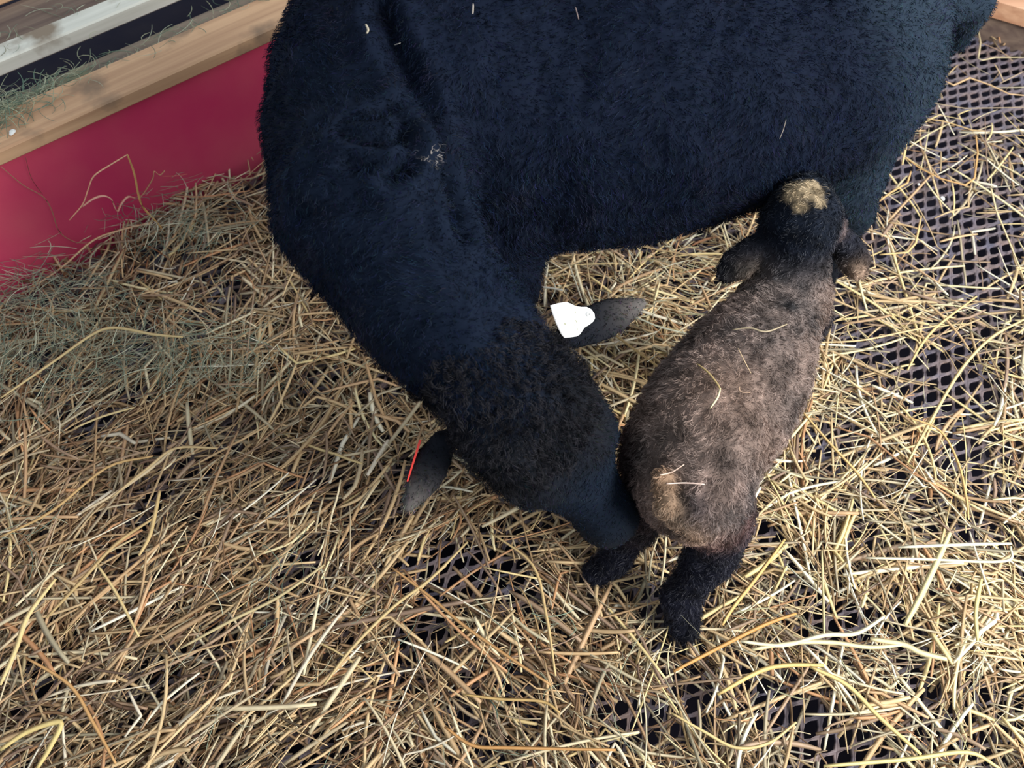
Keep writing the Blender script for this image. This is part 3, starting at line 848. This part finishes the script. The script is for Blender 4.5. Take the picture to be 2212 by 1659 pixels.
o = bedding(15500, 'straw_bedding', 21, .0009, .0043, .03, .27, PALETTE, PW, M_STRAW, density, flat=None)
tag(o, 'thick golden straw bedding spread over the mesh floor', 'straw', kind='stuff')
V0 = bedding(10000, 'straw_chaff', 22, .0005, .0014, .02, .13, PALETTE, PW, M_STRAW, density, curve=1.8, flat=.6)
tag(V0, 'thin broken straw bits and chaff mixed through the bedding', 'straw', kind='stuff')
lit = lambda x, y: np.clip(1.3 * density(x, y), 0, 1) * np.clip(.55 + .5 * (x < .3) - 1.1 * G(x, y, *PX(2130, 120), .45, .30) - 1.0 * G(x, y, *PX(2080, 600), .28, .38), 0, 1)
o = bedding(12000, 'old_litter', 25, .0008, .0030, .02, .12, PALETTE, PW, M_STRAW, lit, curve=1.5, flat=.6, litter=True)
o.location.z = -.004
tag(o, 'dark trodden litter showing between the straw stalks', 'litter', kind='stuff')
o = bedding(26000, 'green_hay', 23, .00030, .0010, .02, .11, HPAL * 1.25, np.ones(7) / 7, M_HAY, hay_density, zoff=.020, curve=3.0, K=6, seg=3)
tag(o, 'fine grey green hay matted over the straw at the left', 'hay', kind='stuff')
o = bedding(4200, 'pale_hay', 24, .0004, .0016, .02, .10, HP2 * 1.1, np.ones(5) / 5, M_HAY, pale_density, zoff=.014, curve=2.2, K=6, seg=3)
tag(o, 'pale dry hay wisps beneath the ewe and among the straw', 'hay', kind='stuff')


def feeder_hay():
    r = np.random.default_rng(31); n = 3600; K = 6
    s = np.concatenate([r.normal(-.05, .085, 3000), r.uniform(-.3, .9, 600)])
    nn = np.concatenate([r.normal(.100, .032, 3000), r.normal(.10, .02, 300), r.uniform(.08, .34, 300)])
    nn = np.clip(nn, .03, .36); nn = np.where((nn > .150) & (nn < .226), nn - .070, nn)
    top = np.where(nn < .08, .277, np.where(nn < .2, .242, np.where(nn > .267, .252, .264)))
    a = r.uniform(0, 6.28, n); L = r.uniform(.015, .07, n); t = np.linspace(-.5, .5, K)
    A = a[:, None] + r.normal(0, 1.6, n)[:, None] * t
    X = np.cumsum(np.cos(A), 1) * L[:, None] / K; Y = np.cumsum(np.sin(A), 1) * L[:, None] / K
    z = top[:, None] + r.exponential(.006, n)[:, None] + r.normal(0, .1, n)[:, None] * t * L[:, None]
    z = np.maximum(z, top[:, None] + .001)
    base = BA + BD * s[:, None] + BN * nn[:, None]
    p = np.stack([base[:, 0:1] + X, base[:, 1:2] + Y, z], -1)
    c = HPAL[r.integers(0, 7, n)] * r.uniform(.8, 1.3, (n, 1))
    V, F, C = tubes(p, r.uniform(.0003, .0008, n), .6, c, 3)
    tag(mesh_obj('feeder_hay', V, F, M_HAY, tint=C), 'thin green hay scattered on the boards behind the tan rail', 'hay', kind='stuff')


feeder_hay()
ewe_bvh = build_ewe()
lamb_bvh = build_lamb()


# ------------------------------------------------------------------ single stalks
def catmull(pts, n=5):
    pts = [np.array(p, float) for p in pts]; P_ = [2 * pts[0] - pts[1]] + pts + [2 * pts[-1] - pts[-2]]; out = []
    for i in range(1, len(P_) - 2):
        for t in np.linspace(0, 1, n, endpoint=False):
            a, b, c, d = P_[i - 1:i + 3]
            out.append(.5 * (2 * b + (c - a) * t + (2 * a - 5 * b + 4 * c - d) * t * t + (3 * b - a - 3 * c + d) * t ** 3))
    out.append(pts[-1]); return np.array(out)


def stalk(pts3, hw, color, label, cat='straw', name='straw_stalk', group=None, flat=.5, kinky=False):
    pts3 = np.array(pts3)
    sp = catmull(pts3, 3 if kinky else 5)
    if kinky:
        sp = np.concatenate([np.linspace(a, b, 4, endpoint=False) for a, b in zip(pts3[:-1], pts3[1:])] + [pts3[-1:]])
    V, F, C = tubes(sp[None], np.array([hw]), flat, np.array([srgb(*color)]), 4)
    V = V + 0
    o = mesh_obj(name, V, F, M_STRAW, tint=C)
    b = sp[np.argmin(sp[:, 2])]; rise_origin(o, b)
    return tag(o, label, cat, group)


def on_board(pts, off=.03):
    out = []
    for x, y in pts:
        d = ray(x, y); o = BA - BN * off
        out.append(CAM + d * (((o - CAM) @ BN) / (d @ BN)))
    return out


def on_body(bvh, pts, up=.007):
    out = []
    for x, y in pts:
        d = Vector(ray(x, y)).normalized(); h = bvh.ray_cast(Vector(CAM), d)
        p = np.array(h[0]) if h[0] else P(x, y, .25)
        out.append(p - np.array(d) * up)
    return out


stalk(on_board([(150, 475), (178, 442), (190, 410), (203, 380), (240, 355), (275, 334)], .05), .0020, (240, 184, 146), 'tan stalk rising left of the bent peak, in front of the red board', flat=.4)
stalk(on_board([(275, 334), (290, 375), (305, 440), (338, 480), (372, 522)], .05), .0029, (224, 178, 112), 'thick golden stalk leaning from its bent peak down to the straw, before the red board', flat=.6)
stalk(on_board([(178, 446), (200, 430), (222, 423), (240, 430), (248, 448), (254, 455), (262, 440), (276, 425), (292, 428)], .045), .0034, (244, 184, 160), 'curled pinkish dry leaf beneath the peaked stalk on the red board', 'leaf', 'dry_leaf', flat=.3)
stalk(on_board([(300, 430), (314, 412), (330, 385), (333, 370), (345, 378), (356, 368)], .03), .0022, (206, 150, 118), 'small twisted brown leaf right of the peaked stalk on the red board', 'leaf', 'dry_leaf', flat=.3)
stalk(on_board([(350, 381), (380, 380), (405, 376)], .02), .0011, (200, 104, 90), 'short level stem end beside the twisted leaf on the red board')
stalk(on_board([(2, 360), (50, 400), (93, 425), (112, 455), (128, 500), (160, 522), (195, 525)], .012), .0012, (170, 124, 100), 'long thin brown stem hanging from the rail down the red board at left', flat=.7)
stalk(on_board([(55, 340), (68, 385), (92, 420)], .008), .0009, (128, 80, 66), 'fine brown stem beside the long one hanging on the red board')
stalk([P(40, 640, .03), P(130, 580, .05), P(200, 520, .06), P(260, 497, .065), P(330, 480, .06)], .0024, (222, 184, 142), 'long arched stalk along the foot of the red board')
stalk([P(422, 395, .07), P(424, 430, .06), P(421, 475, .05)], .0022, (206, 170, 128), 'upright pale stalk end before the right part of the red board')
stalk([P(380, 424, .07), P(440, 425, .065), P(540, 412, .07)], .0018, (196, 142, 100), 'level orange stalk before the right part of the red board')

lamb_s = lambda pts, hw, col, lab, **k: stalk(on_body(lamb_bvh, pts, .010), hw, col, lab, group=None, **k)
lamb_s([(1582, 712), (1620, 708), (1655, 716), (1700, 700)], .0014, (168, 152, 124), 'grey green stalk lying across the lamb shoulders')
lamb_s([(1505, 785), (1530, 805), (1550, 830), (1556, 842)], .0014, (176, 152, 104), 'curved tan stalk on the middle of the lamb back')
lamb_s([(1556, 838), (1550, 858), (1534, 882)], .0013, (226, 210, 168), 'short pale stalk end on the middle of the lamb back')
lamb_s([(1594, 752), (1607, 778), (1622, 806)], .0007, (206, 178, 142), 'thin straight straw sliver on the lamb behind its shoulders')
lamb_s([(1425, 1026), (1450, 1020), (1478, 1003)], .0009, (228, 196, 176), 'short pale slanting sliver on the lamb rump')
lamb_s([(1440, 1045), (1480, 1043), (1522, 1046)], .0009, (236, 206, 190), 'pale level sliver on the lamb rump')
lamb_s([(1597, 835), (1600, 846), (1620, 848)], .0006, (196, 164, 136), 'tiny hooked straw piece on the lamb flank')
ew = lambda pts, hw, col, lab, **k: stalk(on_body(ewe_bvh, pts, .016), hw, col, lab, **k)
ew([(790, 52), (795, 64), (792, 72)], .0013, (170, 160, 140), 'small pale straw bit in the wool over the ewe shoulder, left')
ew([(852, 97), (865, 93)], .0010, (150, 146, 140), 'tiny grey straw bit in the ewe wool above the bare spot')
ew([(1022, 8), (1021, 30)], .0010, (170, 160, 150), 'short pale straw bit in the wool at the top of the ewe side')
ew([(1698, 258), (1692, 280), (1684, 300)], .0005, (150, 140, 130), 'thin hair-like straw caught on the ewe flank')
ew([(1243, 15), (1250, 42)], .0007, (120, 104, 100), 'brownish straw bit in the ewe wool near the top')

far = lambda pts, hw, col, lab, z=.02, **k: stalk([P(x, y, z) for x, y in pts], hw, col, lab, kinky=True, **k)
far([(2065, 80), (2095, 48)], .0022, (214, 208, 186), 'short pale stalk end just behind the ewe rump')
far([(2104, 46), (2114, 70), (2118, 92), (2113, 126), (2122, 130), (2150, 124), (2212, 124)], .0020, (206, 190, 150), 'long bent pale stalk on the bare mesh in the far right corner')
far([(2118, 92), (2150, 105), (2180, 122)], .0013, (176, 146, 120), 'brown stalk forking off toward the timber in the far right corner')
far([(2020, 188), (2032, 172), (2042, 175), (2060, 184), (2095, 168), (2140, 184), (2180, 203), (2212, 206)], .0024, (212, 176, 130), 'long wavy tan stalk crossing the bare mesh at right')
far([(2160, 180), (2212, 154)], .0014, (190, 168, 140), 'short stalk rising toward the right edge over the bare mesh')
far([(1980, 217), (2085, 234), (2212, 232)], .0015, (170, 150, 122), 'straight brown stalk bordering the bare mesh from below')
far([(2000, 256), (2040, 262), (2100, 281), (2130, 283)], .0018, (206, 172, 118), 'golden stalk by the ewe rump on the mesh')
far([(1966, 275), (1958, 310), (1949, 356)], .0026, (222, 194, 136), 'upright broad golden stalk beside the ewe thigh', z=.04)
far([(1953, 338), (1985, 362), (2030, 385), (2085, 400), (2105, 385), (2112, 330), (2108, 290)], .0020, (212, 166, 106), 'long hooked golden stalk on the mesh right of the ewe thigh')
far([(2140, 406), (2152, 455), (2175, 510), (2212, 600)], .0018, (226, 206, 160), 'pale stalk slanting down the right edge over the mesh')
far([(1885, 445), (1925, 415), (1960, 395), (1968, 370)], .0020, (220, 178, 118), 'golden stalk running up from the ewe hock')
far([(1990, 466), (1978, 525), (1960, 545), (1900, 550)], .0022, (222, 190, 132), 'broad bent golden stalk right of the lamb ear')

def near(pts, hw, col, lab, z=.055, **k):
    out = []
    for x, y in pts:
        q = P(x, y, .05); h_ = float(heap(np.array([q[0]]), np.array([q[1]]))[0])
        out.append(P(x, y, h_ + (.047 if z > .035 else .030)))
    return stalk(out, hw, col, lab, **k)


near([(2052, 1150), (2030, 1200), (1990, 1285), (1955, 1350)], .0042, (234, 218, 160), 'broadest pale yellow leaf blade slanting in the straw at lower right', flat=.3, z=.06)
near([(1625, 1403), (1720, 1388), (1800, 1388), (1880, 1398), (1960, 1392)], .0030, (236, 220, 172), 'upper of the long pale blades level with the lamb hoof at right', flat=.4)
near([(1600, 1385), (1690, 1394), (1780, 1372), (1850, 1368), (1910, 1332)], .0030, (244, 232, 194), 'pale blade with rising right end above the hoof-level blades', flat=.4, z=.06)
near([(1880, 1380), (1950, 1392), (1990, 1410), (2045, 1424)], .0040, (238, 220, 168), 'wide folded pale leaf at the right end of the level blades', flat=.3, z=.058)
near([(1750, 1440), (1830, 1480), (1900, 1550), (1990, 1630)], .0030, (224, 196, 130), 'long golden blade running down toward the bottom right', flat=.4)
near([(1550, 1500), (1640, 1450), (1700, 1437), (1780, 1437)], .0030, (222, 190, 122), 'long arched golden blade below the lamb hoof', flat=.4)
near([(1455, 1450), (1550, 1400), (1650, 1350), (1720, 1325)], .0026, (206, 152, 88), 'orange brown stalk rising right from under the lamb hoof')
near([(1695, 1165), (1640, 1240), (1585, 1310), (1560, 1350)], .0026, (214, 176, 112), 'straight golden stalk slanting up right of the lamb hind leg')
near([(1870, 1205), (2000, 1208), (2170, 1212), (2184, 1180)], .0022, (240, 230, 196), 'long level whitish stalk near the right edge')
near([(1940, 1182), (2090, 1176), (2185, 1174)], .0026, (244, 236, 204), 'brightest level stalk above the whitish one near the right edge')
near([(2120, 1250), (2108, 1320), (2112, 1385)], .0030, (232, 208, 140), 'upright yellow blade at the right edge of the straw', flat=.35)
near([(2160, 1660), (2090, 1625), (1960, 1640), (1780, 1655)], .0026, (226, 206, 140), 'yellow stalk along the bottom edge at right')
near([(1775, 1188), (1778, 1280), (1780, 1375)], .0018, (206, 188, 140), 'upright thin pale stalk above the level blades')
near([(1450, 1540), (1520, 1580), (1590, 1615), (1660, 1605), (1720, 1560)], .0020, (220, 192, 134), 'curved golden stalk near the bottom, right of centre')
near([(1730, 885), (1790, 955), (1850, 1020), (1890, 1075)], .0024, (220, 182, 122), 'long straight tan stalk slanting right of the lamb back', z=.04)
near([(1960, 900), (2030, 930), (2070, 1000), (2088, 1080), (2092, 1118)], .0020, (222, 178, 116), 'long golden stalk bending downward at the right', z=.04)
near([(1760, 740), (1860, 735), (1960, 715), (2040, 700)], .0018, (222, 190, 140), 'long level stalk crossing right of the lamb', z=.03)
near([(1960, 800), (1990, 745), (2030, 700), (2110, 640)], .0022, (228, 198, 134), 'golden stalk rising right over the open mesh', z=.03)
near([(2212, 690), (2140, 730), (2075, 800), (2010, 910), (1960, 1000)], .0026, (226, 202, 144), 'long golden stalk sweeping down from the right edge', z=.035)
near([(1, 860), (110, 785), (200, 722), (250, 708), (330, 722), (395, 728)], .0028, (206, 182, 130), 'long bent tan stalk over the green hay at left', z=.07)
near([(0, 1160), (110, 1105), (230, 1010), (330, 985)], .0024, (190, 156, 104), 'long tan stalk rising from the left edge below the hay')
near([(345, 1060), (335, 1110), (322, 1160), (300, 1200)], .0030, (206, 178, 124), 'short thick upright stalk left of centre')
near([(240, 1075), (320, 1010), (380, 968), (470, 968)], .0024, (196, 170, 124), 'pale stalk slanting below the green hay')
near([(160, 925), (220, 900), (290, 880)], .0020, (212, 190, 138), 'short pale stalk at the lower edge of the green hay')
near([(0, 1480), (35, 1400), (60, 1330), (120, 1250)], .0034, (226, 202, 142), 'broad pale blade rising at the left edge of the frame', flat=.35)
near([(0, 1620), (60, 1580), (130, 1560), (110, 1610), (80, 1660)], .0036, (220, 196, 130), 'folded yellow blade in the bottom left corner', flat=.35)
near([(55, 1420), (150, 1480), (200, 1560), (250, 1650)], .0022, (206, 160, 104), 'long orange stalk running down in the bottom left')
near([(100, 1335), (180, 1250), (250, 1175), (330, 1120)], .0028, (186, 158, 108), 'long straight tan stalk slanting in the lower left')
near([(210, 1220), (250, 1280), (300, 1375)], .0020, (222, 196, 140), 'thin bright stalk leaning in the lower left')
near([(390, 1400), (500, 1340), (600, 1290), (700, 1220)], .0024, (190, 172, 128), 'long greyish stalk rising right of the lower left')
near([(700, 1480), (760, 1400), (850, 1310), (930, 1250), (1010, 1170)], .0024, (196, 172, 122), 'long tan stalk rising toward the ewe head')
near([(845, 1225), (930, 1290), (1000, 1350), (1100, 1420), (1190, 1480)], .0022, (190, 146, 96), 'long brown stalk slanting down across the centre bottom')
near([(1060, 1150), (1150, 1220), (1180, 1330), (1200, 1460)], .0020, (206, 178, 126), 'long bent stalk dropping below the ewe nose')
near([(1000, 1500), (1080, 1510), (1170, 1515), (1210, 1540)], .0020, (190, 158, 102), 'level tan stalk at the bottom centre')
near([(960, 1570), (1020, 1610), (1100, 1615), (1330, 1620)], .0022, (190, 142, 88), 'level brown stalk along the bottom centre')
near([(1226, 565), (1240, 600), (1258, 652)], .0014, (220, 212, 186), 'whitish stalk standing between ear tag and belly', z=.03)
near([(1162, 619), (1190, 622), (1216, 627)], .0022, (236, 230, 212), 'short bright white stalk left of the ear tag', z=.03)
near([(1358, 679), (1390, 692), (1425, 706), (1490, 722)], .0020, (228, 228, 200), 'pale stalk beyond the tip of the tagged ear', z=.03)
near([(1325, 722), (1375, 758), (1440, 805)], .0022, (200, 170, 116), 'tan stalk below the tagged ear', z=.03)

# chalky flakes on the mesh and the rail
for (x, y, r_, lab) in ((2036, 430, .004, 'tiny white flake on the open mesh right of the ewe thigh'), (1984, 400, .0025, 'smallest white flake on the mesh near the hooked stalk'), (27, 287, .0048, 'white flake lying on the tan rail at left')):
    p = P(x, y, .012) if x > 100 else P(x, y, .2765)
    V, F = [], []
    for zz, rr in ((0, .7), (.3, 1), (.7, .9), (1, .4)):
        for j in range(9):
            a = 2 * math.pi * j / 9
            V.append((math.cos(a) * r_ * rr * (1 + .2 * math.sin(3 * a)), math.sin(a) * r_ * 1.5 * rr, zz * .003))
    for i in range(3):
        for j in range(9): F.append([i * 9 + j, i * 9 + (j + 1) % 9, (i + 1) * 9 + (j + 1) % 9, (i + 1) * 9 + j])
    F += [list(range(8, -1, -1)), list(range(27, 36))]
    o = mesh_obj('white_flake', V, F, mat('flake', .6, .2, color=(.85, .84, .8)))
    o.location = tuple(p); tag(o, lab, 'flake')
